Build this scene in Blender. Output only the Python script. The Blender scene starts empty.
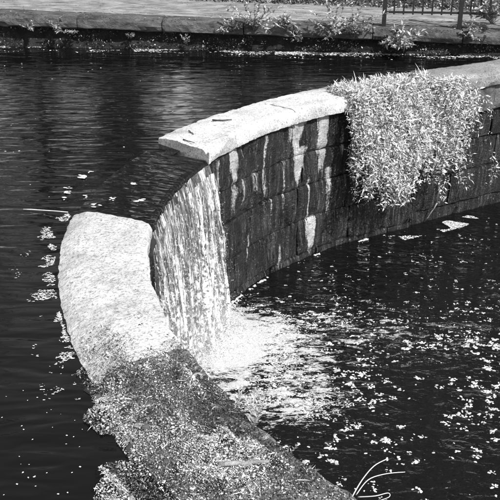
import bpy, math, random
from mathutils import Vector, noise
import numpy as np

# ------------------------------------------------------------------ camera, sky, sun, exposure
scene = bpy.context.scene
R = math.radians
CAM_H, PITCH, FOV = 2.92, R(25.6), R(35.0)
cam_data = bpy.data.cameras.new('camera')
cam_data.sensor_fit = 'HORIZONTAL'; cam_data.angle = FOV
cam_data.clip_start = 0.05; cam_data.clip_end = 500
cam = bpy.data.objects.new('camera', cam_data)
scene.collection.objects.link(cam)
cam.location = (0, 0, CAM_H); cam.rotation_euler = (R(90) - PITCH, 0, 0)
scene.camera = cam

SUN_EL, SUN_AZ = R(50), R(137)          # azimuth clockwise from +Y: the sun stands right and a little behind the camera
world = bpy.data.worlds.new('World'); scene.world = world; world.use_nodes = True
wn = world.node_tree.nodes; wl = world.node_tree.links
sky = wn.new('ShaderNodeTexSky'); sky.sky_type = 'NISHITA'; sky.sun_disc = False
sky.sun_elevation = SUN_EL; sky.sun_rotation = SUN_AZ
bw = wn.new('ShaderNodeRGBToBW')         # the photograph is black and white
wl.new(sky.outputs[0], bw.inputs[0]); wl.new(bw.outputs[0], wn['Background'].inputs[0])
wn['Background'].inputs[1].default_value = 0.15
sd = bpy.data.lights.new('sun', 'SUN'); sd.energy = 4.8; sd.angle = R(0.5); sd.color = (1, 1, 1)
sun = bpy.data.objects.new('sun', sd); scene.collection.objects.link(sun)
sdir = Vector((math.sin(SUN_AZ) * math.cos(SUN_EL), math.cos(SUN_AZ) * math.cos(SUN_EL), math.sin(SUN_EL)))
sun.rotation_euler = sdir.to_track_quat('Z', 'Y').to_euler(); sun.location = sdir * 30
vs = scene.view_settings
vs.view_transform = 'Standard'; vs.look = 'None'; vs.gamma = 1; vs.exposure = 0.8; vs.use_curve_mapping = False
scene.render.engine = 'CYCLES'

rnd = random.Random(7)
U = rnd.uniform
PI = math.pi

# ------------------------------------------------------------------ helpers
FPX = 250 / math.tan(FOV / 2)
def at(px, py, z):
    """the point of the place at height z that the photograph shows at (px, py)"""
    x, y = (px - 250) / FPX, (250 - py) / FPX
    c, s = math.cos(PITCH), math.sin(PITCH)
    d = Vector((x, c + y * s, -s + y * c))
    return Vector((0, 0, CAM_H)) + d * ((CAM_H - z) / -d.z)
def px_of(p):
    c, s = math.cos(PITCH), math.sin(PITCH)
    q = Vector(p) - Vector((0, 0, CAM_H))
    depth = q.y * c - q.z * s; up = q.y * s + q.z * c
    if depth < .05: return (-999, -999)
    return 250 + q.x / depth * FPX, 250 - up / depth * FPX

def nz(x, y=0., z=0.): return noise.noise(Vector((x, y, z)))

def make(name, V, F, mat=None, parent=None, uv=None, attr=None, smooth=False, **props):
    me = bpy.data.meshes.new(name); me.from_pydata([tuple(v) for v in V], [], F); me.update()
    if uv is not None:
        lay = me.uv_layers.new(name='UVMap')
        li = np.empty(len(me.loops), dtype=np.int32); me.loops.foreach_get('vertex_index', li)
        lay.data.foreach_set('uv', np.asarray(uv, dtype=np.float32)[li].ravel())
    if attr:
        for k, vals in attr.items():
            a = me.attributes.new(k, 'FLOAT', 'POINT'); a.data.foreach_set('value', np.asarray(vals, dtype=np.float32))
    if smooth: me.polygons.foreach_set('use_smooth', [True] * len(me.polygons))
    if mat: me.materials.append(mat)
    o = bpy.data.objects.new(name, me); scene.collection.objects.link(o)
    if parent: o.parent = parent
    for k, v in props.items(): o[k] = v
    return o
def thing(name, label, cat, loc=(0, 0, 0), group=None):
    o = bpy.data.objects.new(name, None); scene.collection.objects.link(o)
    o.empty_display_size = .1; o.location = loc; o['label'] = label; o['category'] = cat
    if group: o['group'] = group
    return o
class MB:
    """collects shapes in world coordinates; build() subtracts the parent's location"""
    def __init__(s): s.V = []; s.F = []
    def box(s, a, b):
        n = len(s.V)
        for z in (a[2], b[2]):
            for y in (a[1], b[1]):
                for x in (a[0], b[0]): s.V.append((x, y, z))
        s.F += [tuple(n + i for i in f) for f in ((0, 2, 3, 1), (4, 5, 7, 6), (0, 1, 5, 4), (2, 6, 7, 3), (0, 4, 6, 2), (1, 3, 7, 5))]
    def tube(s, pts, radii, n=5, cap=True):
        pts = [Vector(p) for p in pts]; b = len(s.V)
        for i, p in enumerate(pts):
            d = (pts[min(i + 1, len(pts) - 1)] - pts[max(i - 1, 0)])
            if d.length < 1e-6: d = Vector((0, 0, 1))
            d.normalize()
            a = d.cross(Vector((0, 0, 1)));
            if a.length < 1e-3: a = Vector((1, 0, 0))
            a.normalize(); c = d.cross(a)
            r = radii[i] if isinstance(radii, (list, tuple)) else radii
            for k in range(n):
                t = 2 * PI * k / n; s.V.append(p + (a * math.cos(t) + c * math.sin(t)) * r)
        for i in range(len(pts) - 1):
            for k in range(n):
                k2 = (k + 1) % n
                s.F.append((b + i * n + k, b + i * n + k2, b + (i + 1) * n + k2, b + (i + 1) * n + k))
        if cap and n > 2:
            s.F.append(tuple(b + k for k in reversed(range(n)))); s.F.append(tuple(b + (len(pts) - 1) * n + k for k in range(n)))
    def leaf(s, p, d, up, L, W, fold=.18, droop=.15):
        d = d.normalized(); side = d.cross(up)
        if side.length < 1e-3: side = d.cross(Vector((1, .3, .2)))
        side.normalize(); nn = side.cross(d)
        b = len(s.V)
        s.V += [p, p + d * L * .42 + side * W * .5 + nn * W * fold, p + d * L * .45, p + d * L * .42 - side * W * .5 + nn * W * fold, p + d * L - nn * L * droop]
        s.F += [(b, b + 1, b + 2), (b, b + 2, b + 3), (b + 2, b + 1, b + 4), (b + 3, b + 2, b + 4)]
    def flake(s, p, L, W, yaw, tilt, roll, th=0.):
        c, sn = math.cos(yaw), math.sin(yaw)
        a = Vector((c * math.cos(tilt), sn * math.cos(tilt), math.sin(tilt))); n0 = Vector((-sn * math.cos(roll), c * math.cos(roll), math.sin(roll)))
        b = len(s.V); up = a.cross(n0)
        s.V += [p - a * L * .5, p - a * L * U(.05, .25) + n0 * W * .5 + up * th, p + a * L * U(.1, .3) + n0 * W * U(.2, .5) + up * th, p + a * L * .5, p - a * L * U(-.1, .2) - n0 * W * .5]
        s.F += [(b, b + 4, b + 1), (b + 1, b + 4, b + 2), (b + 2, b + 4, b + 3)]
    def blob(s, p, r, h, n=8, stretch=1., yaw=0.):
        b = len(s.V); ph = U(0, 6)
        for ring, (rr, zz) in enumerate(((1, 0), (.72, .72))):
            for k in range(n):
                t = 2 * PI * k / n; q = r * rr * (1 + .28 * math.sin(2 * t + ph) + U(-.16, .16))
                x, y = q * math.cos(t) * stretch, q * math.sin(t)
                s.V.append((p[0] + x * math.cos(yaw) - y * math.sin(yaw), p[1] + x * math.sin(yaw) + y * math.cos(yaw), p[2] + h * zz))
        s.V.append((p[0], p[1], p[2] + h))
        for k in range(n):
            k2 = (k + 1) % n
            s.F += [(b + k, b + k2, b + n + k2, b + n + k), (b + n + k, b + n + k2, b + 2 * n)]
    def drop(s, p, r, rz=None):
        b = len(s.V); rz = rz or r
        s.V += [(p[0] + r, p[1], p[2]), (p[0] - r, p[1], p[2]), (p[0], p[1] + r, p[2]), (p[0], p[1] - r, p[2]), (p[0], p[1], p[2] + rz), (p[0], p[1], p[2] - rz)]
        s.F += [(b + i, b + j, b + k) for i, j, k in ((0, 2, 4), (2, 1, 4), (1, 3, 4), (3, 0, 4), (2, 0, 5), (1, 2, 5), (3, 1, 5), (0, 3, 5))]
    def build(s, name, mat, parent=None, **kw):
        V = s.V
        if parent is not None:
            off = Vector(parent.location); pp = parent.parent
            while pp: off += Vector(pp.location); pp = pp.parent
            V = [Vector(v) - off for v in V]
        return make(name, V, s.F, mat, parent, **kw)

# ------------------------------------------------------------------ materials
class NT:
    def __init__(s, name):
        s.m = bpy.data.materials.new(name); s.m.use_nodes = True
        s.t = s.m.node_tree; s.n = s.t.nodes; s.l = s.t.links; s.b = s.n['Principled BSDF']; s.out = s.n['Material Output']
    def new(s, ty, **k):
        x = s.n.new('ShaderNode' + ty)
        for a, v in k.items(): setattr(x, a, v)
        return x
    def put(s, sock, v):
        if hasattr(v, 'is_linked') or isinstance(v, bpy.types.NodeSocket): s.l.new(v, sock)
        else: sock.default_value = v
    def coords(s, kind='Object', scale=(1, 1, 1), rot=(0, 0, 0)):
        tc = s.new('TexCoord'); mp = s.new('Mapping'); mp.inputs['Scale'].default_value = scale; mp.inputs['Rotation'].default_value = rot
        s.l.new(tc.outputs[kind], mp.inputs[0]); return mp.outputs[0]
    def noise(s, co, scale, detail=4, rough=.55, dist=0.):
        x = s.new('TexNoise'); s.l.new(co, x.inputs['Vector'])
        x.inputs['Scale'].default_value = scale; x.inputs['Detail'].default_value = detail; x.inputs['Roughness'].default_value = rough; x.inputs['Distortion'].default_value = dist
        return x.outputs['Fac']
    def ramp(s, v, *stops):
        x = s.new('ValToRGB'); e = x.color_ramp.elements
        while len(e) < len(stops): e.new(.5)
        for el, (p, c) in zip(e, stops): el.position = p; el.color = (c, c, c, 1)
        s.l.new(v, x.inputs[0]); return x.outputs[0]
    def math(s, op, a, b=None, clamp=False):
        x = s.new('Math', operation=op); x.use_clamp = clamp; s.put(x.inputs[0], a)
        if b is not None: s.put(x.inputs[1], b)
        return x.outputs[0]
    def mix(s, f, a, b):
        x = s.new('Mix', data_type='RGBA'); s.put(x.inputs[0], f)
        for i, v in ((6, a), (7, b)):
            if isinstance(v, (int, float)): v = (v, v, v, 1)
            s.put(x.inputs[i], v)
        return x.outputs[2]
    def attr(s, name): x = s.new('Attribute', attribute_name=name); return x.outputs['Fac']
    def island(s): return s.new('NewGeometry').outputs['Random Per Island']
    def bump(s, h, strength=.5, dist=.02, prev=None):
        x = s.new('Bump'); x.inputs['Strength'].default_value = strength; x.inputs['Distance'].default_value = dist; s.l.new(h, x.inputs['Height'])
        if prev is not None: s.l.new(prev, x.inputs['Normal'])
        return x.outputs[0]
    def done(s, col=None, rough=None, normal=None, spec=None):
        if col is not None:
            if isinstance(col, (int, float)): col = (col, col, col, 1)
            s.put(s.b.inputs['Base Color'], col)
        if rough is not None: s.put(s.b.inputs['Roughness'], rough)
        if spec is not None: s.b.inputs['Specular IOR Level'].default_value = spec
        if normal is not None: s.l.new(normal, s.b.inputs['Normal'])
        return s.m

def mat_water(name, scale, base, b1, b2, b3, b4, ax=.8, ax2=.8, k2=.36, k3=2.9, det=3):
    t = NT(name); co = t.coords(scale=(ax, 1.3, 1))
    n1 = t.noise(co, scale, det, .45, .8); co2 = t.coords(scale=(ax2, 1.2, 1), rot=(0, 0, -.12)); n2 = t.noise(co2, scale * k3, det, .5, .5); n3 = t.noise(t.coords(scale=(ax, 1.5, 1), rot=(0, 0, .5 if ax > .5 else .06)), scale * .22, 2, .5, .8)
    nb = t.bump(n3, b1 * .8, b3); nb = t.bump(n1, b1, b4, nb); nb = t.bump(n2, b2, b4 * k2, nb)
    t.b.inputs['IOR'].default_value = 1.33
    return t.done(base, .04, nb, .5)
M_UP = mat_water('pool_water', 4.2, .003, .7, .8, .015, .019, .27, .42, .55, 2.3, .5)
M_LOW = mat_water('basin_water', 5.0, .003, .9, .9, .10, .055, .75, .7, .42)

def mat_coping(name, lo, hi, streak=1.0, dark=.12):
    t = NT(name); uv = t.coords('Object')
    g = t.noise(uv, 2.2, 5, .6, .4); fine = t.noise(uv, 48, 6, .8); mid = t.noise(uv, 14, 6, .72, .6)
    c = t.mix(t.ramp(g, (.3, 0), (.68, 1)), lo, hi)
    # fine worn marks running across the stone
    st = t.noise(t.coords('UV', (58, 13, 1), (0, 0, .30)), 1.0, 4, .65, .8)
    c = t.mix(t.math('MULTIPLY', t.ramp(st, (.57, 0), (.70, 1)), min(1, .7 * streak)), c, dark * .7)
    c = t.mix(t.math('MULTIPLY', t.ramp(fine, (.51, 0), (.61, 1)), .85), c, dark)
    c = t.mix(t.math('MULTIPLY', t.ramp(mid, (.56, 0), (.70, 1)), .65), c, dark)
    h = t.math('ADD', t.math('MULTIPLY', fine, .5), t.math('ADD', mid, t.math('MULTIPLY', st, .35)))
    return t.done(c, .75, t.bump(h, 1.0, .022), .3)
M_COPE = mat_coping('coping_stone', .38, .72, .7)
M_SLAB = mat_coping('worn_slab', .38, .66, 1.4)
M_COPE_GREY = mat_coping('grey_coping', .14, .32, .5, .03)
M_NEAR = mat_coping('littered_coping', .01, .24, 1., .008)
M_CREST = mat_coping('wet_crest', .02, .05, .5, .02)

def mat_wall():
    t = NT('wet_wall_stone'); uv = t.coords('UV')
    g = t.noise(uv, 2.6, 5, .6, .3); f = t.noise(uv, 34, 5, .7)
    v1 = t.noise(t.coords('UV', (13, 1.1, 1)), 1.0, 4, .62, .5); v2 = t.noise(t.coords('UV', (42, 2.6, 1)), 1.0, 4, .65, .6)
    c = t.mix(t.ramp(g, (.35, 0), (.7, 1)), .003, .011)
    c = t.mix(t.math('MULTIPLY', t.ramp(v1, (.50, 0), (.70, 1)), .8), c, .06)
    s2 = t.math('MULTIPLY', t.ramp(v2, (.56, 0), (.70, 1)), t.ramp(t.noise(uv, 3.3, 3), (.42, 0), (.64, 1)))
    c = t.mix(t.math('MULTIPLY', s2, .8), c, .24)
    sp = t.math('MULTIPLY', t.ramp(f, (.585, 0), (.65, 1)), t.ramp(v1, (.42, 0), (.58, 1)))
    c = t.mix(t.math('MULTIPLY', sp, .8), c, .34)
    la = t.math('ADD', t.attr('lime'), t.math('MULTIPLY', t.math('ADD', v2, -.5), 3.0)); la = t.math('ADD', la, t.math('MULTIPLY', t.math('ADD', f, -.5), 2.0))
    lm = t.math('MULTIPLY', t.ramp(la, (.42, 0), (.85, 1)), t.ramp(t.attr('lime'), (.04, 0), (.5, 1)))
    c = t.mix(lm, c, t.mix(t.ramp(g, (.35, 0), (.7, 1)), .32, .62))
    t.l.new(t.ramp(g, (.3, .22), (.7, .5)), t.b.inputs['Roughness'])
    h = t.math('ADD', f, t.math('ADD', g, v2))
    return t.done(c, None, t.bump(h, 1.0, .045), .5)
M_WALL = mat_wall()
def mat_grain(name, lo, hi, sc=8, rough=.85, b=.5, stretch=(1, 1, 1), spec=.3, speck=None, dist=.02):
    t = NT(name); co = t.coords(scale=stretch)
    n = t.noise(co, sc, 6, .65, .3); f = t.noise(co, sc * 7, 4, .7)
    c = t.mix(t.ramp(n, (.32, 0), (.68, 1)), lo, hi)
    c = t.mix(t.math('MULTIPLY', t.ramp(f, (.5, 0), (.72, 1)), .5), c, lo * .45)
    if speck: c = t.mix(t.ramp(t.noise(co, sc * 4, 3, .6), (.62, 0), (.68, 1)), c, speck)
    return t.done(c, rough, t.bump(t.math('ADD', n, f), b, dist), spec)
M_CORE = mat_grain('mortar', .006, .014, 12)
M_WING = mat_grain('wing_stone', .03, .13, 5, .6, .8)
M_PATH = mat_grain('path_stone', .07, .34, 3.4, .9, .9, (.75, 1.6, 1), dist=.04)
M_KERB = mat_grain('kerb_stone', .025, .17, 5.5, .85, 1., (.6, 1.5, 1.5), dist=.05)
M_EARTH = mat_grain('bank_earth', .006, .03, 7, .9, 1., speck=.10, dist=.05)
M_SOIL = mat_grain('litter_soil', .01, .05, 9, .9, .8)
M_BED = mat_grain('bed', .01, .02, 3)
M_IRON = mat_grain('iron', .008, .016, 14, .5, .2)
M_WOOD = mat_grain('pale_wood', .10, .34, 22, .8, .6, (1, 1, 1))
M_TWIG = mat_grain('dark_twig', .02, .06, 20, .8)
M_PALE = mat_grain('pale_stick', .4, .62, 20, .7)
M_BARK = mat_grain('bark', .03, .08, 6, .9, .8, (1, 1, .3))
M_WHITE = mat_grain('white_paint', .68, .8, 3, .5, .1)

def mat_leaf(name, lo, hi, trans=.25, rough=.5):
    t = NT(name); c = t.ramp(t.island(), (0, lo), (.55, (lo + hi) * .5), (1, hi))
    t.l.new(c, t.b.inputs['Base Color']); t.b.inputs['Roughness'].default_value = rough; t.b.inputs['Specular IOR Level'].default_value = .35
    tr = t.new('BsdfTranslucent'); t.l.new(c, tr.inputs[0]); mx = t.new('MixShader'); mx.inputs[0].default_value = trans
    t.l.new(t.b.outputs[0], mx.inputs[1]); t.l.new(tr.outputs[0], mx.inputs[2]); t.l.new(mx.outputs[0], t.out.inputs[0]); return t.m
M_BUSH = mat_leaf('pale_bush_leaf', .22, .88, .3)
M_WEED = mat_leaf('weed_leaf', .14, .5)
M_GRASS = mat_leaf('grass_blade', .2, .45)
M_REED = mat_leaf('pale_reed', .55, .75, .15)
M_TREE = mat_leaf('tree_leaf', .07, .34, .25)
M_STEM = mat_grain('stem', .06, .16, 20)
def mat_isl(name, lo, mid, hi, rough=.8, pm=.5):
    t = NT(name); return t.done(t.ramp(t.island(), (0, lo), (pm, mid), (1, hi)), rough, None, .3)
M_LITTER = mat_isl('leaf_litter', .06, .28, .74, .75, .5)
M_LITTER_DK = mat_isl('dark_litter', .008, .035, .22, .7, .7)
M_LITTER_BK = mat_isl('bank_litter', .01, .06, .34, .8, .6)
def mat_foam():
    t = NT('foam'); co = t.coords(); f = t.noise(co, 90, 3, .6)
    c = t.mix(t.ramp(f, (.35, 0), (.6, 1)), .28, .66); c = t.mix(t.math('MULTIPLY', t.ramp(t.island(), (0, 1), (.6, 0)), .7), c, .16)
    return t.done(c, .6, t.bump(f, .8, .012), .4)
M_FOAM = mat_foam()

# ------------------------------------------------------------------ the line of the weir: an arc that runs on into a straight wing
CX, CY, RAD, TH0 = 4.08, 6.48, 4.97, R(120)
P0 = Vector((CX + RAD * math.cos(TH0), CY + RAD * math.sin(TH0), 0)); TAN = Vector((math.sin(TH0), -math.cos(TH0), 0)); OUT0 = Vector((math.cos(TH0), math.sin(TH0), 0))
def W(s, o, z):
    """s along the inner face (0 where arc meets wing, negative towards the camera), o upstream of the face"""
    if s >= 0: p = P0 + TAN * s + OUT0 * o
    else:
        th = TH0 - s / RAD
        p = Vector((CX + (RAD + o) * math.cos(th), CY + (RAD + o) * math.sin(th), 0))
    p.z = z; return p
def S(deg): return -(R(deg) - TH0) * RAD
def so_of(x, y):
    th = math.degrees(math.atan2(y - CY, x - CX)) % 360
    if th >= 120 and th < 300: return S(th), math.hypot(x - CX, y - CY) - RAD
    q = Vector((x, y, 0)) - P0; return q.dot(TAN), q.dot(OUT0)
Z_LOW = -2.1
NOTCH_A, NOTCH_B = S(180.6), S(156.9)
S_NEAR, S_FAR = S(246), 7.0

def width(s):
    a = math.degrees(TH0 - s / RAD)
    return float(np.interp(a, [60, 120, 135, 158, 180, 187, 193, 200, 206, 215, 250], [.80, .80, .76, .78, .86, .80, .75, .70, .66, .68, .7]))
def top(s, o):
    """height of the coping top"""
    w = width(s); q = o / w
    a = math.degrees(TH0 - s / RAD); rd = .25 + .75 * min(1, max(0, (a - 158) / 22))
    return .125 - .02 * q - rd * .16 * max(0, q - .55) ** 2 / .2 - (.10 * max(0, .06 - o) ** 2 / .0036 * .5)

def cope_stone(parent, s0, s1, mat, dz=0, gap=.006, amp=.012, thick=.2, seed=0, over=.05, dw=0, name='coping_stone', nu=None, sk0=0., sk1=0.):
    L = s1 - s0; nu = nu or max(6, int(L / .03))
    V, F, uv = [], [], []; rings = []
    for i in range(nu + 1):
        s = s0 + gap + (L - 2 * gap) * i / nu
        e = 1.0 if i in (0, nu) else 0.
        w = width(s) + dw
        prof = [(-over + .01, .12 - thick), (-over - .004, .12 - thick * .66), (-over, .085 - thick * .15), (-over + .006, .10), (-over + .02, .113)]
        for k in range(25):
            o = -over + .045 + (w + over - .045) * k / 24 * .995
            prof.append((o, top(s, o)))
        prof += [(w + .02, -.10), (w + .02, -.3), (-over + .12, -.3), (-over + .1, .12 - thick)]
        ring = []
        for k, (o, z) in enumerate(prof):
            sb = s; s = sb + (sk0 * (1 - i / nu) ** 2 + sk1 * (i / nu) ** 2) * o / w
            p = W(s, o, z + dz)
            if k < 31:
                d = nz(p.x * 2.2 + seed, p.y * 2.2, p.z * 2) * amp * 1.4 + nz(p.x * 11 + seed, p.y * 11, p.z * 9) * .010 + nz(p.x * 27 + seed, p.y * 27, p.z * 9) * .005
                z2 = z + dz + d - e * .010
                o2 = o + (nz(s * 5 + seed, z * 9, 3.1) * .024 + nz(s * 19, z * 14, seed) * .013 if k < 5 else 0) + (e * .008 if k < 5 else 0)
                p = W(s, o2, z2 if 2 <= k else z + dz)
            ring.append(len(V)); V.append(p); uv.append((s, o - (.12 - z) * (k < 5))); s = sb
        rings.append(ring)
    m = len(rings[0])
    for i in range(nu):
        for k in range(m):
            k2 = (k + 1) % m; F.append((rings[i][k], rings[i][k2], rings[i + 1][k2], rings[i + 1][k]))
    for rg, rv in ((rings[0], 0), (rings[-1], 1)):
        b0 = len(V); V += [V[q] for q in rg]; uv += [(uv[q][0] + V[q].z, uv[q][1]) for q in rg]
        F.append(tuple(range(b0 + len(rg) - 1, b0 - 1, -1)) if rv else tuple(range(b0, b0 + len(rg))))
    F = [tuple(reversed(f)) for f in F]
    ob = make(name, V, F, mat, parent, uv=uv, smooth=True); ob.data.set_sharp_from_angle(angle=R(38)); return ob

weir = thing('curved_weir', 'curved stone weir with pale coping and dark streaked block wall around the lower basin', 'weir')
# coping stones
JO = [S_NEAR, S(237), S(226), S(215.5), S(205)]
for i in range(len(JO) - 1): cope_stone(weir, JO[i], JO[i + 1], M_NEAR, seed=i * 3.1, amp=.014, over=.02)
cope_stone(weir, S(205), NOTCH_A, M_SLAB, seed=11, amp=.006, over=.01, sk1=.42)
for a, b, sd_ in ((NOTCH_A, S(171), 1), (S(171), S(164), 2), (S(164), NOTCH_B, 3)):
    cope_stone(weir, a, b, M_CREST, dz=-.155, seed=sd_, over=.02, name='crest_stone')
for a, b, sd_ in ((NOTCH_B, S(146), 5), (S(146), S(134.5), 6), (S(134.5), S(122.5), 7)):
    sk = .26 if sd_ == 5 else 0
    cope_stone(weir, a, b, M_COPE, seed=sd_, amp=.011, gap=.003, sk0=sk, thick=.165)
cope_stone(weir, S(122.5), 1.22, M_COPE_GREY, seed=8, amp=.014, dw=.02)

# stones of the curved wall, each a block with its own joints
limes = [(153.6, -.12, -.55, .06, .75), (149.3, -.06, -.50, .15, 1.0), (146.9, -.1, -.95, .03, .75), (141.2, -.1, -1.05, .045, .65), (139.5, -1.0, -1.5, .05, .6), (134.0, -.05, -.46, .25, 1.05), (133.2, -.44, -.92, .16, 1.05),
         (128.2, -.05, -.80, .19, 1.1), (126.6, -.85, -1.45, .085, 1.0), (131.0, -.9, -1.5, .03, .8), (130.2, -1.52, -2.02, .14, 1.0), (136.8, -.55, -1.2, .05, .6), (124.0, -.3, -.7, .05, .7), (152.2, -1.0, -1.9, .14, .55), (155.5, -1.1, -2.1, .2, .6), (145.5, -1.35, -1.7, .05, .6), (143.8, -.5, -.8, .1, .6), (149.0, -.55, -.9, .16, .62), (137.5, -1.75, -2.1, .06, .6)]
def lime(s, z):
    a = math.degrees(TH0 - s / RAD); v = 0
    for (a0, z0, z1, w, st) in limes:
        if z1 - .12 < z < z0 + .06:
            w *= 1.5; d = abs(R(a - a0)) * RAD + .35 * w * nz(a * .9, z * 3.3, 2.2)
            q = (z0 - z) / (z0 - z1); ww = w * .5 * (1.15 - .55 * max(0, q))
            f = max(0, 1 - (d / max(ww, .01)) ** 2) * min(1, max(0, (z0 + .06 - z) / .06)) * min(1, max(0, (z - z1 + .12) / .2))
            v = max(v, f * st * 1.25)
    return v
def wall_stone(parent, s0, s1, z0, z1, mat, base=0., seed=0, amp=.014, fine=.05, name='stone', back=.3, gap=.007):
    L, H = s1 - s0, z1 - z0; nu = max(3, int(L / fine)); nv = max(3, int(H / fine))
    V, F, uv, lm = [], [], [], []; idx = {}
    tilt = U(-.012, .012)
    for i in range(nu + 1):
        for j in range(nv + 1):
            bs, bz = gap * (1 + .8 * nz(seed, j * .5, 1)), gap + .022 * max(0, nz((s0 + L * i / nu) * 1.3, (z0 if j * 2 < nv else z1) * 7, 5) - .1)
            s = s0 + bs + (L - 2 * bs) * i / nu; z = z0 + bz + (H - 2 * bz) * j / nv
            edge = min(i, nu - i, j, nv - j)
            o = base + tilt * (j / nv - .5) + (.022 * (1 + nz(s * 5, z * 5, 9)) if edge == 0 else .007 if edge == 1 else 0) + nz(s * 3 + seed, z * 3, seed) * amp * 1.3 + nz(s * 13, z * 13, seed) * amp * .5 + nz(s * 31, z * 31, seed) * amp * .25
            if edge == 0: s += nz(z * 9, seed) * .006; z += nz(s * 9, seed, 4) * .006
            idx[i, j] = len(V); V.append(W(s, o, z)); uv.append((s, z)); lm.append(lime(s, z) if mat is M_WALL else 0)
    for i in range(nu):
        for j in range(nv): F.append((idx[i, j], idx[i + 1, j], idx[i + 1, j + 1], idx[i, j + 1]))
    loop = [(i, 0) for i in range(nu)] + [(nu, j) for j in range(nv)] + [(i, nv) for i in range(nu, 0, -1)] + [(0, j) for j in range(nv, 0, -1)]
    b = len(V)
    for (i, j) in loop:
        s = s0 + gap + (L - 2 * gap) * i / nu; z = z0 + gap + (H - 2 * gap) * j / nv
        V.append(W(s, back, z)); uv.append((s, z)); lm.append(0)
    n = len(loop)
    for k in range(n):
        k2 = (k + 1) % n; F.append((idx[loop[k2]], idx[loop[k]], b + k, b + k2))
    return make(name, V, F, mat, parent, uv=uv, attr={'lime': lm})
ZC = [-.052, -.53, -.99, -1.50, -2.02, -2.6]
for c in range(5):
    s = S_NEAR + U(0, .4); first = True
    a = S_NEAR
    while a < 1.0:
        L = U(.85, 1.45) if a > S(185) else U(.9, 1.3)
        b = min(a + L, 1.05)
        if 1.05 - b < .35: b = 1.05
        if c == 0:
            for br in (NOTCH_A, NOTCH_B):
                if a < br - .02 and b > br - .12: b = br
        innotch = NOTCH_A - .3 < (a + b) / 2 < NOTCH_B + .0
        ztop = ZC[c]
        if c == 0 and NOTCH_A < (a + b) / 2 < NOTCH_B: ztop = -.24
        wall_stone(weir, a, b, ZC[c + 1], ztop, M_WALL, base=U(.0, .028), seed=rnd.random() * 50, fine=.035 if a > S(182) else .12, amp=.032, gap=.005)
        a = b
def strip(name, s0, s1, n, prof, mat, parent=None, **kw):
    V, F = [], []; m = len(prof)
    for i in range(n + 1):
        s = s0 + (s1 - s0) * i / n
        V += [W(s, o, z) for o, z in prof]
    for i in range(n):
        for k in range(m - 1): F.append((i * m + k, i * m + k + 1, (i + 1) * m + k + 1, (i + 1) * m + k))
    return make(name, V, F, mat, parent, **kw)
strip('mortar_core', S_NEAR, 1.03, 120, [(.06, -2.6), (.06, -.26), (.5, -.26), (.5, -2.6)], M_CORE, weir)
# ledge of stones at the foot of the wall near the right end of the arc
wing = thing('wing_wall', 'straight grey block wing wall right of the hanging bush, under thick coping slabs', 'wall')
cope_stone(wing, 1.24, 3.05, M_COPE_GREY, dz=.035, seed=21, over=.10, thick=.17, dw=.10, amp=.02)
cope_stone(wing, 3.05, 5.0, M_COPE_GREY, dz=.03, seed=22, over=.09, thick=.17, dw=.10, amp=.02)
cope_stone(wing, 5.0, S_FAR, M_COPE_GREY, dz=.03, seed=23, over=.09, thick=.17, dw=.10, amp=.02)
for c, (za, zb, pr) in enumerate(((-.42, -.025, -.055), (-.86, -.43, .02), (-1.36, -.87, .03), (-1.9, -1.37, .02), (-2.6, -1.91, .05))):
    a = 1.08
    while a < S_FAR:
        b = min(S_FAR, a + (U(1.2, 1.5) if c == 0 else U(.55, .95)))
        if S_FAR - b < .4: b = S_FAR
        wall_stone(wing, a, b, za, zb, M_WING if c < 1 else M_WALL, base=pr + U(-.01, .02), seed=rnd.random() * 50, fine=.07)
        a = b
strip('mortar_core', 1.07, S_FAR, 10, [(.09, -2.6), (.09, -.06), (.6, -.06), (.6, -2.6)], M_CORE, wing)

# ------------------------------------------------------------------ water sheets and ground
def flat(name, pts, z, mat, **kw):
    o = make(name, [(x, y, z) for x, y in pts], [tuple(range(len(pts)))], mat, **kw); return o
inner_line = [tuple(W(S(a), .42, 0)[:2]) for a in np.linspace(246, 120, 64)]
up_pts = inner_line + [tuple(W(6.8, .42, 0)[:2]), (9, 19), (-60, 19), (-60, -30), (1.5, -30)]
flat('upper_pool_water', up_pts, 0, M_UP, kind='structure', label='dark rippled water of the upper pool behind the weir')
flat('lower_basin_water', [(-3, -30), (60, -30), (60, 16), (-3, 16)], Z_LOW, M_LOW, kind='structure', label='dark water of the lower basin flecked with foam')
flat('basin_bed', [(-90, -90), (90, -90), (90, 60), (-90, 60)], -3.2, M_BED, kind='structure')

# far bank: a retaining wall of earth under kerb stones, a stone path, a littered slope
BA, BB = at(0, 47, 0), at(500, 57, 0)
bt = (BB - BA).normalized(); bn = Vector((-bt.y, bt.x, 0))
def BK(u, v, z): p = BA + bt * u + bn * v; p.z = z + (.10 - .021 * max(-4, min(13, u))) * min(1, max(0, z / .3)); return p
ZB = .50
bank = thing('bank_edging', 'long low stone edging of the far towpath above dark undercut earth', 'kerb')
V, F = [], []; nU = 330
prof = [(.10, -.6), (.06, -.02), (.10, .05), (.15, .14), (.17, .22), (.17, .29), (.5, .29)]
for i in range(nU + 1):
    u = -20 + 45 * i / nU
    for k, (v, z) in enumerate(prof):
        V.append(BK(u, v + (nz(u * 2.3, k * .8) * .07 + nz(u * 9, k) * .03) * (0 < k < 6), z + nz(u * 3, k, 7) * .03 * (0 < k < 5)))
m = len(prof)
for i in range(nU):
    for k in range(m - 1): F.append((i * m + k, (i + 1) * m + k, (i + 1) * m + k + 1, i * m + k + 1))
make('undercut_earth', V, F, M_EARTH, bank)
u = -20.
kerb_mats = [M_KERB]
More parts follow.
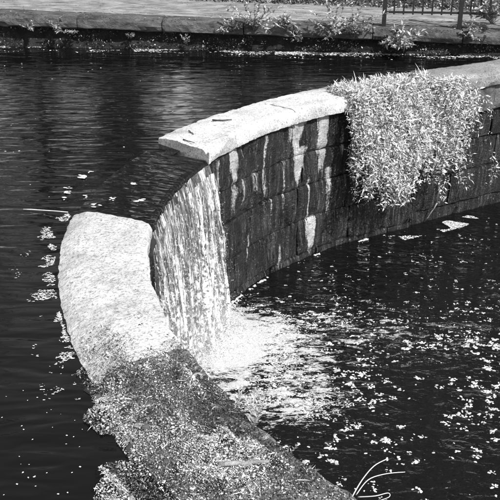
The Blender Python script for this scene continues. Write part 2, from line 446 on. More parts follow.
while u < 25:
    L = U(1.3, 2.3)
    V, F = [], []; n = max(6, int(L / .06)); off = U(-.015, .015); dzk = U(-.012, .012)
    prf = [(.30, .285), (.04, .285), (.0, .31), (-.012, .37), (-.005, .43), (.03, .475), (.085, .497), (.2, ZB + .006), (.42, ZB + .008), (.42, .285)]
    for i in range(n + 1):
        e = .012 if i in (0, n) else 0
        uu = u + .008 + (L - .016) * i / n
        for k, (v, z) in enumerate(prf): V.append(BK(uu, v + off + e + nz(uu * 3, k * .7) * .035 + nz(uu * 11, k) * .016, z + dzk - e * (k > 3) + nz(uu * 4, k * .6, 9) * .014))
    m = len(prf)
    for i in range(n):
        for k in range(m): F.append((i * m + k, i * m + (k + 1) % m, (i + 1) * m + (k + 1) % m, (i + 1) * m + k))
    F.append(tuple(range(m))); F.append(tuple(reversed(range(n * m, n * m + m))))
    make('kerb_stone', V, [tuple(reversed(f)) for f in F], M_KERB, bank)
    u += L
def sheet(name, u0, u1, v0, v1, zf, du, dv, mat, **kw):
    nu, nv = int((u1 - u0) / du), max(1, int((v1 - v0) / dv)); V, F = [], []
    for i in range(nu + 1):
        for j in range(nv + 1):
            uu, vv = u0 + (u1 - u0) * i / nu, v0 + (v1 - v0) * j / nv; V.append(BK(uu, vv, zf(uu, vv)))
    for i in range(nu):
        for j in range(nv): F.append((i * (nv + 1) + j, (i + 1) * (nv + 1) + j, (i + 1) * (nv + 1) + j + 1, i * (nv + 1) + j + 1))
    return make(name, V, F, mat, smooth=True, **kw)
pathz = lambda u, v: ZB - .006 + nz(u * 1.5, v * 3) * .012 + .02 * math.sin(v * 2)
sheet('towpath', -20, 25, .40, 2.75, pathz, .15, .08, M_PATH, kind='structure')
def slope(u, v):
    e = max(0, v - 2.55)
    return ZB - .03 + min(e, .5) * .14 + max(0, e - .5) * .10 + nz(u * 2, v * 2) * .05 * min(1, e * 2)
sheet('littered_slope', -40, 45, 2.6, 30, slope, .5, .25, M_SOIL, kind='structure')
# ground right of the place where wing wall and bank meet
gp = [BK(8.9, .3, 0), W(3.2, .5, 0), W(S_FAR, .5, 0), Vector((40, W(S_FAR, .5, 0).y, 0)), Vector((40, 17, 0)), BK(22, .6, 0)]
flat('bank_ground', [(p.x, p.y) for p in gp[1:]], .1, M_SOIL, kind='structure')

# ------------------------------------------------------------------ overflow sheet and the fall
def vel(s): return (.13 + .27 * min(1, max(0, (s - NOTCH_A) / (NOTCH_B - NOTCH_A)))) + .09 * nz(s * 3.1, 2.) + .07 * nz(s * 9, 5.) + .05 * nz(s * 27, 1.)
def fall_pt(s, t, lift=0.):
    """t<0: over the crest (-1 upstream .. 0 lip); t>=0: seconds after the lip"""
    if t < 0: return W(s, .76 * -t, .002 + .008 * math.sin(PI * min(1, (1 + t) * 1.6) * .5) - .016 * max(0, 1 + t) ** 3 + lift)
    v = vel(s); return W(s + .03 * nz(s * 4, t * 2) * t, -(v * t + lift), -.006 - .35 * t - 4.9 * t * t)
T_END = .62
def tz(z):
    return (-.35 + math.sqrt(.1225 + 4 * 4.9 * max(0, -.006 - z))) / 9.8
T_END = tz(Z_LOW)
water_root = thing('waterfall', 'thin streaked sheet of white water pouring through the gap in the weir coping', 'waterfall')
def mat_crest_water():
    t = NT('overflow_water'); co = t.coords('UV', (8, 3.0, 1), (0, 0, .25)); n = t.noise(co, 1, .5, .5, .8); n2 = t.noise(t.coords('UV', (24, 5, 1), (0, 0, .2)), 1, 1, .5, .6)
    w = t.math('MULTIPLY', t.ramp(n2, (.72, 0), (.80, 1)), .3)
    t.b.inputs['IOR'].default_value = 1.33
    return t.done(t.mix(w, .003, .5), .04, t.bump(t.math('ADD', n, t.math('MULTIPLY', n2, .5)), 1., .03), .5)
def mat_fall():
    t = NT('falling_water')
    a = t.noise(t.coords('UV', (18, 1.4, 1)), 1, 5, .68, 1.0); b = t.noise(t.coords('UV', (52, 4.5, 1)), 1, 5, .68, .9); c = t.noise(t.coords('UV', (24, 13.0, 1)), 1, 5, .7, 1.4)
    sep = t.new('SeparateXYZ'); t.l.new(t.coords('UV'), sep.inputs[0]); v = sep.outputs[1]
    st = t.math('ADD', t.math('MULTIPLY', a, .55), t.math('ADD', t.math('MULTIPLY', b, .45), t.math('MULTIPLY', t.math('MULTIPLY', t.math('ADD', c, -.5), t.math('ADD', v, .2)), .6)))
    big_ = t.noise(t.coords('UV', (6, .5, 1)), 1, 2, .5); st = t.math('ADD', st, t.math('ADD', t.math('MULTIPLY', v, .022), t.math('MULTIPLY', t.math('ADD', big_, -.5), .45)))
    cover = t.ramp(st, (.515, 0), (.595, 1))
    foam = t.new('BsdfPrincipled'); foam.inputs['Base Color'].default_value = (.62, .62, .62, 1); foam.inputs['Roughness'].default_value = .35; foam.inputs['Subsurface Weight'].default_value = 0
    nb = t.bump(t.math('ADD', a, b), .8, .03); t.l.new(nb, foam.inputs['Normal'])
    tr = t.new('BsdfTransparent'); gl = t.new('BsdfGlossy'); gl.inputs['Roughness'].default_value = .08; t.l.new(nb, gl.inputs['Normal'])
    fr = t.new('Fresnel'); fr.inputs[0].default_value = 1.33; t.l.new(nb, fr.inputs[1])
    m1 = t.new('MixShader'); t.l.new(fr.outputs[0], m1.inputs[0]); t.l.new(tr.outputs[0], m1.inputs[1]); t.l.new(gl.outputs[0], m1.inputs[2])
    m2 = t.new('MixShader'); t.l.new(cover, m2.inputs[0]); t.l.new(m1.outputs[0], m2.inputs[1]); t.l.new(foam.outputs[0], m2.inputs[2])
    t.l.new(m2.outputs[0], t.out.inputs[0]); return t.m
M_OVER, M_FALL = mat_crest_water(), mat_fall()
def grid_sheet(name, s0, s1, ns, ts, mat, lift, seed, edge=.0):
    V, F, uv = [], [], []; m = len(ts)
    for i in range(ns + 1):
        for t in ts:
            tt = max(0, t); s = s0 + (s1 - s0) * i / ns
            L = lift + nz(s * 12 + seed, tt * 3.2) * .06 * min(1, tt * 3 + .1) + nz(s * 34 + seed, tt * 9) * .035 * min(1, tt * 3)
            p = fall_pt(s, t, L if t >= 0 else 0)
            V.append(p); uv.append((s + seed, -p.z if t >= 0 else t * .76))
    for i in range(ns):
        for k in range(m - 1): F.append((i * m + k, (i + 1) * m + k, (i + 1) * m + k + 1, i * m + k + 1))
    return make(name, V, F, mat, water_root, uv=uv, smooth=True)
grid_sheet('overflow_sheet', NOTCH_A + .012, NOTCH_B - .012, 60, list(np.linspace(-1, 0, 16)) + [tz(z) for z in (-.03, -.06, -.09)], M_OVER, .0, 0)
ts = [tz(z) for z in np.linspace(-.05, Z_LOW - .02, 60)]
grid_sheet('falling_sheet', NOTCH_A + .02, NOTCH_B - .02, 150, ts, M_FALL, .004, 0)
grid_sheet('falling_sheet', NOTCH_A + .05, NOTCH_B - .05, 150, ts[2:], M_FALL, .06, 31)
mb = MB()
for i in range(330):
    s = U(NOTCH_A + .03, NOTCH_B - .03); z0 = -.02 - abs(rnd.gauss(0, .25)) - (U(0, 1.4) if rnd.random() < .5 else 0); z0 = max(z0, -1.9); z1 = max(Z_LOW, z0 - U(.06, .5)); lf = U(.0, .07); ph = U(0, 9); n = 9
    pts, rr = [], []; r0 = U(.0012, .0045)
    for k in range(n):
        z = z0 + (z1 - z0) * k / (n - 1); t = tz(z)
        pts.append(fall_pt(s + .012 * nz(z * 4, ph), t, lf + .012 * nz(z * 6, ph, 3))); rr.append(r0 * (math.sin(PI * (k + .3) / (n - .4)) ** .6) * (1 + 1.1 * nz(z * 30, ph)))
    mb.tube(pts, rr, 4, False)
mb.build('water_strands', M_FOAM, water_root, kind='stuff', smooth=True)
mb = MB()
for i in range(9000):
    s = U(NOTCH_A, NOTCH_B + .06); h = abs(rnd.gauss(0, .20)) if rnd.random() < .6 else U(0, 1.9)
    v = vel(s); z = Z_LOW + h; p = W(s, -(v * tz(z)) - abs(rnd.gauss(0, .16 if h < .5 else .035)) + rnd.gauss(0, .05), z)
    q = rnd.random() ** 2; mb.drop(p, .0012 + .0045 * q, .002 + .009 * q)
mb.build('spray_drops', M_FOAM, water_root, kind='stuff')

# ------------------------------------------------------------------ foam on the lower basin
def ell(px, py, cx, cy, a, b, rot):
    dx, dy = px - cx, py - cy; c, s = math.cos(rot), math.sin(rot)
    return math.hypot((dx * c + dy * s) / a, (-dx * s + dy * c) / b)
FC = at(232, 352, Z_LOW)
mb = MB(); count = 0
def inside(p):
    s, o = so_of(p.x, p.y); return o < -.03
# raft of foam spreading from the foot of the fall
for i in range(80000):
    p = Vector((U(-1.2, 3.6), U(5.2, 9.6), Z_LOW))
    if not inside(p): continue
    x, y = px_of(p)
    e = min(ell(x, y, 252, 358, 92, 45, .42), ell(x, y, 215, 338, 48, 38, .2), ell(x, y, 275, 395, 66, 30, .25), ell(x, y, 235, 378, 62, 46, .6), ell(x, y, 310, 322, 95, 14, .0) * 1.2)
    near = max(0, 1 - e)
    q = nz(p.x * 1.7, p.y * 3.6, 1) * 1.0 + nz(p.x * 4, p.y * 10, 4) * .8 + nz(p.x * 12, p.y * 24, 4) * .6 + U(-.35, .35)
    core = max(0, 1 - ell(x, y, 212, 335, 45, 30, .3)); near = min(near, .42) + core * 2
    if e > 1.45: continue
    if q + near * 1.7 - .78 < 0: continue
    r = U(.003, .009) * (1.5 if core > .1 else 1)
    if rnd.random() < .25: continue
    mb.blob((p.x, p.y, Z_LOW + .002), r, r * U(.25, .6), 5, U(1, 1.9), U(-.5, .5)); count += 1
def mat_film():
    t = NT('foam_film'); d = t.attr('froth')
    a = t.noise(t.coords(scale=(1, 2.6, 1)), 5, 5, .62, .9); b = t.noise(t.coords(scale=(1, 1.8, 1)), 34, 4, .7, .5); c = t.noise(t.coords(), 120, 3, .7)
    h = t.math('ADD', t.math('MULTIPLY', t.math('ADD', a, -.5), 2.3), t.math('ADD', t.math('MULTIPLY', t.math('ADD', b, -.5), 1.3), t.math('MULTIPLY', t.math('ADD', c, -.5), .7)))
    cov = t.ramp(t.math('ADD', h, d), (.43, 0), (.60, .75), (.85, 1))
    t.done(.66, .6, t.bump(t.math('ADD', b, c), 1., .03), .3)
    tr = t.new('BsdfTransparent'); mx = t.new('MixShader'); t.l.new(cov, mx.inputs[0]); t.l.new(tr.outputs[0], mx.inputs[1]); t.l.new(t.b.outputs[0], mx.inputs[2]); t.l.new(mx.outputs[0], t.out.inputs[0]); return t.m
def froth(p):
    x, y = px_of(p); s_, o_ = so_of(p[0], p[1])
    e1 = max(0, 1 - ell(x, y, 212, 335, 60, 34, .35)); e2 = max(0, 1 - ell(x, y, 250, 365, 120, 62, .40)); e3 = max(0, 1 - ell(x, y, 330, 330, 190, 36, .05))
    return min(1.0, e1 * 2.1 + min(.46, e2 * 1.3) + e3 * .34) + .05
Vf, Ff, df = [], [], []; gx, gy = 190, 150
for i in range(gx + 1):
    for j in range(gy + 1):
        p = (-1.3 + 7.5 * i / gx, 4.4 + 6.0 * j / gy, Z_LOW + .0015); Vf.append(p); df.append(froth(p))
idx_in = [so_of(v[0], v[1])[1] < .02 for v in Vf]
for i in range(gx):
    for j in range(gy):
        q = (i * (gy + 1) + j, (i + 1) * (gy + 1) + j, (i + 1) * (gy + 1) + j + 1, i * (gy + 1) + j + 1)
        if all(idx_in[k] for k in q) and max(df[k] for k in q) > .06: Ff.append(q)
make('foam_film', Vf, Ff, mat_film(), None, attr={'froth': df}, kind='stuff', label='thin grey froth film drifting on the basin around the fall', category='foam')
raft = mb.build('foam_raft', M_FOAM, None, kind='stuff', label='white foam raft spreading from the foot of the fall', category='foam')
mb = MB()
for i in range(16000):
    p = Vector((U(-1, 9), U(3.8, 12.5), Z_LOW))
    if not inside(p): continue
    x, y = px_of(p)
    if y < 235: d = .12
    elif y < 300: d = .40
    elif y < 345: d = .95
    elif y < 400: d = .62
    else: d = .62 - (y - 400) / 300
    if x > 520: d *= .7
    if x < 330 and y > 400: d *= .5
    cl = nz(p.x * 1.3, p.y * 2.2, 8) + .5 * nz(p.x * 4, p.y * 5, 2)
    d *= max(.12, .55 + cl * 1.5)
    if rnd.random() > d: continue
    big = 1.0 if y > 335 else .65 if y > 290 else .45
    for k in range(rnd.choice((1, 1, 1, 2, 3, 5, 9, 16))):
        r = (U(.003, .010) if rnd.random() < .72 else U(.009, .014)) * big
        mb.blob((p.x + rnd.gauss(0, .024) * big * (k > 0), p.y + rnd.gauss(0, .018) * big * (k > 0), Z_LOW + .002), r, r * U(.3, .55), 8, U(1, 1.5), U(-.4, .4))
for i in range(520):     # froth line along the foot of the wall
    s = U(S(152), .2); 
    if nz(s * 3.3, 1.) + .4 * nz(s * 11) < .0 + .2 * (s > S(140)): continue
    p = W(s, -.012 - abs(rnd.gauss(0, .016)), Z_LOW + .002); r = U(.006, .018); mb.blob(p, r, r * .5, 6)
mb.build('foam_flecks', M_FOAM, None, kind='stuff', label='scattered white foam flecks drifting on the lower basin', category='foam')
# foam flecks, and glints of light shaped as pale blobs, by slab and crest
mb = MB()
for i in range(7000):
    a = U(176, 207); s = S(a); o = width(s) - .05 + abs(rnd.gauss(0, .13))
    if nz(a * .55, o * 7) + .6 * nz(a * 2.1, o * 16, 3) < .14 + max(0, o - width(s) + .02) * 1.2: continue
    r = U(.001, .0048); p = W(s, o, .003); mb.blob(p, r, r * .3, 5, U(1, 3), U(-.4, .4))
for px, py, r in ((82, 176, .03), (90, 172, .016), (86, 196, .02), (132, 183, .02), (66, 192, .022), (64, 198, .018), (69, 188, .018), (140, 200, .022), (95, 205, .02), (112, 199, .018)):
    for k in range(5):
        p = at(px + rnd.gauss(0, 2), py + rnd.gauss(0, .8), .014); q = r * U(.35, .8); mb.blob(p, q, q * .3, 7, U(1, 2), U(-.3, .3))
for i in range(45):
    p = at(U(2, 120), U(370, 495), .003)
    if so_of(p.x, p.y)[1] > .8: r = U(.002, .006); mb.blob(p, r, r * .3, 6)
for i in range(45):
    p = at(U(0, 330), U(56, 200), .003)
    if so_of(p.x, p.y)[1] > .85: r = U(.002, .010); mb.blob(p, r, r * .3, 6, 1.6)
mb.build('pool_foam_glints', M_FOAM, None, kind='stuff', label='small foam flecks and modelled light glints along the upstream edge of the weir', category='foam')

# ------------------------------------------------------------------ litter on the near coping
def blade_tuft(m, p, L):
    az = U(0, 6.3); d = Vector((math.cos(az) * .8, math.sin(az) * .8, U(.25, .9))).normalized()
    m.leaf(p + d * .004, d, Vector((0, 0, 1)), L, .0035, .2, .35)
mb, mdk = MB(), MB()
def omax(a): return width(S(a)) + .16 + .36 * max(0, nz(a * .33, 4.4) + .35) + .12 * nz(a * 1.1, 1.) + .05 * nz(a * 3.7)
for i in range(150000):
    a = U(199, 236) if i % 3 else U(199, 222); s = S(a); om = omax(a) * min(1, .74 + max(0, a - 203.5) / 18); o = U(-.04, om)
    w = width(s)
    dn = nz(s * 2.6, o * 2.6, 3) + .5 * nz(s * 8, o * 8, 6)
    if a < 208 and rnd.random() > ((a - 199) / 9) ** 2.2 + dn * .5: continue
    if o > w and dn < -.05 + (o - w) * .7 - .25 * nz(s * 3, o * 3): continue
    z = max(.004, top(s, o) + .012) if o < w else .004
    big = rnd.random()
    L = U(.003, .009) if big < .9 else U(.009, .024); Wd = L * U(.25, .7)
    if big > .988: L = U(.03, .08); Wd = .004
    mound = max(0, nz(s * 2.2, o * 4.0, 11) + .7 * nz(s * 7, o * 11, 12)) * (1 if o > .12 else .3)
    p = W(s, o, z + U(0, .010) + mound * .085)
    pale = mound * 1.5 + max(0, o - w) * 3 + .25 * (o > w * .8)
    if mound < .04 and o < w and rnd.random() < .3: continue
    inner = o < .30 + .08 * nz(s * 2, 1.) and a < 222
    (mdk if rnd.random() < (.86 if inner else .50) - pale * .7 - 1.1 * nz(s * 1.7, o * 3.4, 21) - .5 * nz(s * 5, o * 8, 22) else mb).flake(p, L, Wd, U(0, 6.3), rnd.gauss(0, .3), rnd.gauss(0, .35), .002)
for i in range(900):      # mossy cushions and little tufts that bind the litter
    a = U(205, 232); s = S(a); o = U(.0, omax(a)); w = width(s)
    if nz(s * 3, o * 4, 31) < .08 or (o > w and nz(s * 2.6, o * 2.6, 3) < 0): continue
    p = W(s, o, max(.003, top(s, o) + .004) if o < w else .003); r = U(.008, .028)
    mdk.blob(p, r, r * U(.4, .8), 7, U(1, 1.6), U(0, 3))
    if rnd.random() < .5:
        for k in range(rnd.choice((3, 5, 8))): blade_tuft(mb, p, U(.02, .055))
mb.build('leaf_litter', M_LITTER, None, kind='stuff', label='pale leaf litter and weed heaped on the near end of the weir', category='leaf litter')
mdk.build('dark_litter', M_LITTER_DK, None, kind='stuff', label='dark wet litter along the inner edge of the near coping', category='leaf litter')
def stick(name, label, pts, r, mat, cat='stick', parent=None, n=7, group=None):
    o = thing(name, label, cat, pts[0], group)
    m = MB(); k = len(pts); m.tube(pts, [r * (1 - .35 * i / (k - 1)) * U(.9, 1.1) for i in range(k)], n)
    m.build('shaft', mat, o, smooth=True); return o
def wob(a, b, n, amp): return [a.lerp(b, i / (n - 1)) + Vector((U(-amp, amp), U(-amp, amp), U(-amp, amp) * .5)) for i in range(n)]
lg = stick('driftwood_stick', 'pale driftwood stick lying on the littered near coping', wob(at(218, 465, .165), at(269, 461, .165), 7, .005), .015, M_WOOD)
m = MB(); q = at(250, 462, .17); m.tube([q, q + Vector((.05, .05, .01)), q + Vector((.08, .09, .02))], [.008, .006, .004], 5); m.build('knot', M_WOOD, lg)
def on_cope(px, py):
    p = at(px, py, .12); q, o = so_of(p.x, p.y); o = min(max(o, .12), .52); return W(q, o, top(q, o) + .016)
for a, b, lab in (((205, 119), (232, 121), 'longest dark twig lying on the far pale coping'), ((178, 129), (193, 135), 'short dark twig near the gap end of the far coping'), ((183, 140), (194, 144), 'tiny dark twig nearest the overflow on the coping')):
    stick('twig', lab, wob(on_cope(*a), on_cope(*b), 5, .006), .010 if a[0] > 200 else .007, M_TWIG, 'twig', group='twigs on the far coping')
stick('floating_stick', 'thin pale stick floating in the upper pool beside the worn slab', wob(at(23, 209, .012), at(68, 212, .03), 6, .006), .006, M_PALE)
stick('drift_branch', 'thin branch slanting into the basin under the hanging bush', wob(at(437, 203, -1.75), at(424, 222, -2.09), 5, .01), .012, M_WOOD, 'branch')

# ------------------------------------------------------------------ plants
def blade(m, p, d, L, w, curve, n=6):
    d = Vector(d).normalized(); side = d.cross(Vector((0, 0, 1)));
    if side.length < .01: side = Vector((1, 0, 0))
    side.normalize(); b = len(m.V); q = Vector(p)
    for i in range(n):
        f = i / (n - 1); ww = w * (1 - f) ** .7 * .5 + .0004
        m.V += [q + side * ww, q + Vector((0, 0, -ww * .6)), q - side * ww]
        d = (d + Vector((0, 0, -curve / n)) + side * 0).normalized(); q = q + d * L / (n - 1)
    for i in range(n - 1):
        for k in (0, 1): m.F.append((b + i * 3 + k, b + i * 3 + k + 1, b + i * 3 + 4 + k, b + i * 3 + 3 + k))
def spray_plant(name, label, base, n, L, spread, leafL, mat=None, lean=(0, 0), group=None, cat='plant', droop=.5, leafW=.35, dens=1.):
    mat = mat or M_WEED
    o = thing(name, label, cat, base, group); st, lf = MB(), MB()
    for i in range(n):
        az = U(0, 2 * PI); el = U(.5, 1.35); d = Vector((math.cos(az) * math.cos(el) * spread + lean[0], math.sin(az) * math.cos(el) * spread + lean[1], math.sin(el))).normalized()
        q = Vector(base) + Vector((U(-.03, .03), U(-.03, .03), 0)); l = L * U(.55, 1.05); pts = [q]; k = 8
        for j in range(k):
            d = (d + Vector((U(-.1, .1), U(-.1, .1), -droop * .16))).normalized(); q = q + d * l / k; pts.append(q)
            if j >= 1:
                for _ in range(max(1, int(2 * dens))):
                    ld = (d * .5 + Vector((U(-1, 1), U(-1, 1), U(-.4, .7)))).normalized()
                    lf.leaf(q + d * U(-.5, .5) * l / k, ld, Vector((U(-.3, .3), U(-.3, .3), 1)), leafL * U(.55, 1.15), leafL * leafW * U(.7, 1.2))
        st.tube(pts, [.004 * (1 - .6 * j / k) for j in range(k + 1)], 4, False)
    st.build('stems', M_STEM, o, kind='stuff'); lf.build('leaves', mat, o, kind='stuff'); return o

# the hanging bush: stems arch over the coping and fall down the wall
bush = thing('hanging_bush', 'big pale leafy bush spilling over the weir coping and hanging down to the basin', 'bush', W(.75, .25, .12))
st, lf = MB(), MB()
def bush_len(s):       # how far down the stems reach along the wall
    return float(np.interp(s, [-.4, -.2, .1, .35, .55, .8, 1.0, 1.2, 1.5, 1.75, 2.0], [.8, 1.1, 1.4, 1.6, 1.4, .95, .8, 1.15, 1.8, 1.75, 1.2]))
clumps = [(U(-.20, 1.60), U(-.02, .62), U(.0, 1.2)) for _ in range(54)]
for i in range(430):
    cs, co_, out_push = rnd.choice(clumps)
    s = cs + rnd.gauss(0, .05); o = co_ + rnd.gauss(0, .03)
    p = W(s, o, .11); tgt = bush_len(s) * U(.25, 1.02)
    if s > 1.15 and rnd.random() < .2: continue
    inw = -OUT0
    d = (inw * U(.3, 1.0) + Vector((0, 0, U(.6, 2.1))) + TAN * U(-.6, .45)).normalized()
    q = Vector(p); pts = [q.copy()]; step = .06; n = int((tgt + .30 + max(0, o)) / step)
    for k in range(n):
        s_, o_ = so_of(q.x, q.y)
        d = d + Vector((0, 0, -.23)) + inw * (.06 * out_push + .06 * (o_ > 0)) + TAN * U(-.2, .2) + Vector((U(-.12, .12), U(-.12, .12), U(-.1, .1)))
        if o_ > -.10 and q.z < .2: d += inw * .32
        if o_ < -.2 - .4 * out_push: d -= inw * .30
        d.normalize(); q = q + d * step
        if q.z < Z_LOW + .22: break
        pts.append(q.copy())
        if k < 1 or rnd.random() < .3: continue
        for _ in range(rnd.choice((5, 6, 8, 9))):       # a loose whorl of narrow leaves
            ld = (Vector((rnd.gauss(0, 1), rnd.gauss(0, 1), rnd.gauss(.05, .8))) + inw * .45).normalized()
            L = U(.02, .055) if rnd.random() < .8 else U(.055, .10)
            lf.leaf(q + d * U(-.5, .5) * step + ld * U(0, .05), ld, (Vector((rnd.gauss(0, .6), rnd.gauss(0, .6), .8)) + inw * U(0, .9)).normalized(), L, L * U(.18, .34), .2, U(-.1, .35))
    if len(pts) > 2: st.tube(pts, [.0045 * (1 - .6 * j / len(pts)) for j in range(len(pts))], 4, False)
for i in range(70):    # upright blades on the crown's back
    s = U(-.35, 1.3); b = W(s, U(.05, .4), .1); blade(lf, b, (U(-.6, .5), U(-.4, .4), 1), U(.14, .32), U(.010, .018), U(.4, 1.6))
st.build('stems', M_STEM, bush, kind='stuff'); lf.build('leaves', M_BUSH, bush, kind='stuff')

# weeds of the far bank
def bk_px(px, py, z=.02): return at(px, py, z)
weeds = [((256, 27), .40, .62, 11, .10, 'tall leafy weed rooted in the bank edging, left of the centre'), ((277, 47), .45, .22, 9, .09, 'low bright weed at the waterline below the edging'),
         ((334, 40), .28, .62, 14, .10, 'broad weed with a long leaning stem, midway along the far edging'), ((352, 38), .28, .62, 8, .09, 'thin weed leaning right beside the broad weed'),
         ((300, 43), .2, .24, 6, .08, 'small weed low on the dark bank left of the broad weed'),
         ((397, 47), .1, .50, 18, .12, 'dense weed at the foot of the first fence post'), ((492, 24), ZB, .62, 14, .13, 'leafy weed in front of the railings at the right edge'),
         ((28, 33), .3, .22, 7, .07, 'leftmost small weed of the far edging'), ((52, 34), .3, .32, 12, .07, 'bushier small weed on the edging, second from the left'), ((70, 36), .25, .18, 7, .06, 'small weed hanging under the edging, third from the left'),
         ((188, 43), .1, .24, 6, .05, 'spindly weed at the waterline left of the white reflection'), ((226, 32), .35, .22, 9, .08, 'round pale weed on the edging right of the white reflection'), ((130, 38), .2, .15, 6, .06, 'tiny weed under the edging between bank and reflection'),
         ((476, 46), .3, .3, 8, .07, 'low weed at the joint of two kerb stones on the right')]
for (px, py), z, L, n, ll, lab in weeds:
    L *= 1.2 if px > 200 else .9; n = int(n * (1.5 if px > 200 else .8))
    b = at(px, py, z); v = (b - BA).dot(bn)
    spray_plant('bank_weed', lab, tuple(b + bn * (-.02 - v + .02) if z < ZB - .01 else b), n, L, .8, ll, lean=(U(-.15, .15), -.35 if z < ZB - .01 else 0), group='weeds along the far bank', cat='weed', dens=1.6, leafW=.42)
# sprigs on the near weir
def on_coping(px, py, omin, omax_, dz):
    p = at(px, py, .12); q, o = so_of(p.x, p.y); o = min(max(o, omin), omax_); return W(q, o, top(q, o) + dz)
for (px, py, L, n, lab) in ((205, 356, .17, 3, 'farthest grass sprig on the inner edge of the near coping'), (247, 403, .19, 4, 'upper of two tall grass sprigs leaning over the foam'), (264, 418, .24, 5, 'tallest grass sprig leaning over the foam beside the coping'), (308, 440, .13, 3, 'short grass sprig lower down the inner coping edge')):
    o = thing('grass_sprig', lab, 'grass', on_coping(px, py, .015, .3, -.01), 'grass sprigs on the near coping'); m = MB(); L *= .72; b = Vector(o.location)
    for k in range(n):
        d = Vector((U(-.2, .5), U(-.2, .3), 1)).normalized(); l = L * U(.7, 1.05); pts = [b + d * l * j / 4 + Vector((.12 * l * (j / 4) ** 2, 0, 0)) for j in range(5)]
        m.tube(pts, .0018, 3, False)
        for j in range(1, 5):
            for sg in (-1, 1): m.leaf(pts[j], (d * .8 + Vector((sg * U(.3, .9), U(-.4, .4), .1))).normalized(), Vector((0, -.6, 1)), L * U(.16, .3), L * .055)
    m.build('blades', M_GRASS, o, kind='stuff')
reed = thing('pale_reed', 'pale bent reed stems at the bottom edge of the near coping', 'reed', at(352, 497, .12))
def curve_px(pts, r):
    m = MB(); P = [at(x, y, z) for x, y, z in pts]; Q = []
    for i in range(len(P) - 1):
        p0, p1, p2, p3 = P[max(i - 1, 0)], P[i], P[i + 1], P[min(i + 2, len(P) - 1)]
        for k in range(5):
            t = k / 5; Q.append(.5 * ((2 * p1) + (-p0 + p2) * t + (2 * p0 - 5 * p1 + 4 * p2 - p3) * t * t + (-p0 + 3 * p1 - 3 * p2 + p3) * t ** 3))
    Q.append(P[-1]); m.tube(Q, [r * (1 - .5 * i / len(Q)) for i in range(len(Q))], 6); m.build('stalk', M_REED, reed, smooth=True)
curve_px([(352, 497, .12), (362, 480, .2), (374, 466, .27), (387, 459, .28)], .0036)
curve_px([(356, 495, .12), (368, 480, .2), (385, 474, .22), (405, 472, .2)], .0030)
curve_px([(358, 497, .12), (375, 496, .16), (388, 493, .18), (389, 497, .17), (378, 501, .15)], .0028)
m = MB(); p = at(387, 458.5, .28); m.blob((p.x, p.y, p.z - .006), .009, .012, 7); m.build('seed_head', M_REED, reed)

# floating weed along the far waterline
mb = MB()
for i in range(5200):
    u_ = U(-.6, 10.2); v = -abs(rnd.gauss(0, .16)); 
    if nz(u_ * 1.2, v * 5, 2) + .4 * nz(u_ * 5, v * 12) < .02 - v * .5: continue
    L = U(.015, .06); mb.flake(BK(u_, v + .02, .006 + U(0, .008)), L, L * .5, U(0, 6.3), rnd.gauss(0, .12), rnd.gauss(0, .12))
for i in range(3600):
    px = U(275, 425); p = at(px, 52.5 + rnd.gauss(0, 1.2) + 1.2 * nz(px * .03), .006); L = U(.015, .05); mb.flake(p, L, L * .55, U(0, 6.3), rnd.gauss(0, .15), rnd.gauss(0, .15))
mb.build('floating_weed', M_LITTER, None, kind='stuff', label='strip of pale floating weed along the far waterline', category='water weed')
mb = MB()
for i in range(5000):
    p = W(U(1.35, 2.2) if i % 2 else U(.3, 2.0), -U(.05, .35) - .06 * (i % 2), Z_LOW + .006)
    if nz(p.x * 3, p.y * 4, 3) < .22: continue
    L = U(.01, .04); mb.flake(p, L, L * .6, U(0, 6.3), rnd.gauss(0, .1), rnd.gauss(0, .1))
mb.build('drifted_scum', M_LITTER, None, kind='stuff', label='pale drifted scum on the water under the hanging bush', category='scum')
mb = MB()
for i in range(5200):
    u_ = U(-1, 11); z = U(-.0, .3); v = .04 + z * .25
    if nz(u_ * 1.7, z * 4, 5) + .5 * nz(u_ * 6, z * 9) < .05: continue
    L = U(.012, .05); mb.flake(BK(u_, v - U(0, .05), z), L, L * U(.3, .7), U(0, 6.3), U(-1, 1), U(-1, 1))
mb.build('bank_moss', M_LITTER_BK, None, kind='stuff', label='scraps of moss and roots on the dark earth under the edging', category='moss')
# litter of the far slope
mb = MB()
for i in range(15000):
    u_, v = U(-3, 13), 2.45 + abs(rnd.gauss(0, .8)); L = U(.02, .075)
    mb.flake(BK(u_, v, slope(u_, v) + U(.0, .04)), L, L * U(.4, .8), U(0, 6.3), rnd.gauss(0, .5), rnd.gauss(0, .5))
for i in range(4200):
    u_, v = U(-2, 12), U(.0, 1.0) ** 1.6 * 2.5
    if nz(u_ * 1.1, v * 2, 3) < -.05: continue
    L = U(.010, .04); mb.flake(BK(u_, v, ZB + .016), L, L * .5, U(0, 6.3), rnd.gauss(0, .15), rnd.gauss(0, .15))
mb.build('fallen_leaves', M_LITTER_BK, None, kind='stuff', label='fallen leaves covering the slope behind the towpath', category='leaf litter')

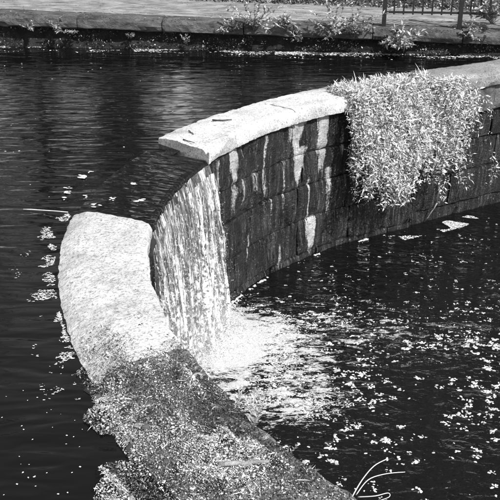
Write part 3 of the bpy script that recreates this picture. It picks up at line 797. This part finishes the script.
# ------------------------------------------------------------------ iron railings on the towpath
UF = 6.93
fa = BK(UF, .20, ZB); flen = 1.30; ZB0 = ZB; ZB = fa.z + .004; fdir = bt.copy()
fence = thing('iron_railings', 'black iron railings with square posts standing on the far towpath', 'fence', fa)
fside = Vector((-fdir.y, fdir.x, 0))
def bar(m, p, hx, hy, z0, z1):
    b = len(m.V)
    for z in (z0, z1):
        for a, c in ((-1, -1), (1, -1), (1, 1), (-1, 1)):
            q = p + fdir * a * hx + fside * c * hy; m.V.append(Vector((q.x, q.y, z)))
    m.F += [(b, b + 3, b + 2, b + 1), (b + 4, b + 5, b + 6, b + 7)] + [(b + i, b + (i + 1) % 4, b + 4 + (i + 1) % 4, b + 4 + i) for i in range(4)]
for k in range(6):
    m = MB(); p = fa + fdir * flen * k; bar(m, p, .035, .035, ZB - .05, ZB + 1.2); post = m.build('post', M_IRON, fence)
    m = MB(); bar(m, p, .045, .045, ZB + 1.2, ZB + 1.23); cap_ = m.build('post_cap', M_IRON, post)
    cap_.location = (0, 0, 0)
    if k == 5: break
    for z0 in (.22, 1.05):
        m = MB(); bar(m, p + fdir * flen * .5, flen * .5 - .036, .012, ZB + z0, ZB + z0 + .035); m.build('rail', M_IRON, fence)
    for j in range(7):
        m = MB(); bar(m, p + fdir * flen * (j + 1) / 8, .013, .013 + .001 * (j % 2), ZB + .2, ZB + 1.14); m.build('picket', M_IRON, fence)

# the white post that the pool mirrors (it stands just above the photograph's top edge)
wp = at(178, 92, 0); k = 17.35 / wp.y; base = Vector((wp.x * k, 17.35, .62))
post = thing('white_post', 'white painted post behind the towpath, seen only mirrored in the upper pool', 'post', base)
m = MB(); m.tube([base, base + Vector((0, 0, .9)), base + Vector((.02, 0, 1.65))], [.28, .26, .25], 14); m.build('shaft', M_WHITE, post, smooth=True)
m = MB(); m.box(base + Vector((-.32, -.28, 1.12)), base + Vector((.26, -.22, 1.66))); m.build('board', M_WHITE, post)

# ------------------------------------------------------------------ trees behind the bank (their dark crowns are what the water mirrors)
def tree_mesh(seed):
    r = random.Random(seed); tr, cr = MB(), MB()
    tr.tube([(0, 0, -.3), (.05, .02, 1.5), (-.05, .1, 3.5), (.1, 0, 6), (.05, .05, 9)], [.26, .2, .16, .11, .04], 9)
    for i in range(26):
        z = r.uniform(.9, 8.5); az = r.uniform(0, 6.28); L = r.uniform(1.4, 2.9) * (1 - .05 * z); q = Vector((0, 0, z)); d = Vector((math.cos(az), math.sin(az), r.uniform(.1, .6))); pts = [q]
        for k in range(4): q = q + d.normalized() * L / 4; d += Vector((r.uniform(-.3, .3), r.uniform(-.3, .3), r.uniform(-.1, .2))); pts.append(q)
        tr.tube(pts, [.06, .045, .03, .02, .008], 5, False)
        for p in pts[1:]:
            for _ in range(70):
                c = p + Vector((r.gauss(0, .42), r.gauss(0, .42), r.gauss(0, .38)))
                cr.leaf(c, Vector((r.uniform(-1, 1), r.uniform(-1, 1), r.uniform(-.8, .3))), Vector((0, 0, 1)), r.uniform(.12, .26), r.uniform(.07, .13))
    return tr, cr
prot = []
for sd_ in (1, 2):
    tr, cr = tree_mesh(sd_); prot.append((tr, cr))
meshes = []
spots = [(-13, 24), (-9.6, 22.5), (-6.4, 24), (-3.3, 22), (-.2, 23.5), (3., 22.2), (6.2, 23.6), (9.4, 22), (12.8, 24), (-11.5, 28), (-5, 28.5), (1.4, 28), (7.8, 28.5)]
for i, (x, y) in enumerate(spots):
    o = thing('bank_tree', 'dark leafy tree standing behind the towpath, seen only as reflection in the pool', 'tree', (x, y, .9), 'trees behind the towpath')
    if i < 2:
        a = make('trunk', prot[i][0].V, prot[i][0].F, M_BARK, o); b = make('crown', prot[i][1].V, prot[i][1].F, M_TREE, o, kind='stuff'); meshes.append((a, b))
    else:
        for src in meshes[i % 2]:
            c = src.copy(); scene.collection.objects.link(c); c.parent = o
    o.rotation_euler.z = i * 1.7; sc = 1 + .18 * math.sin(i * 2.3); o.scale = (sc, sc, sc * (1.1 if i > 8 else 1))
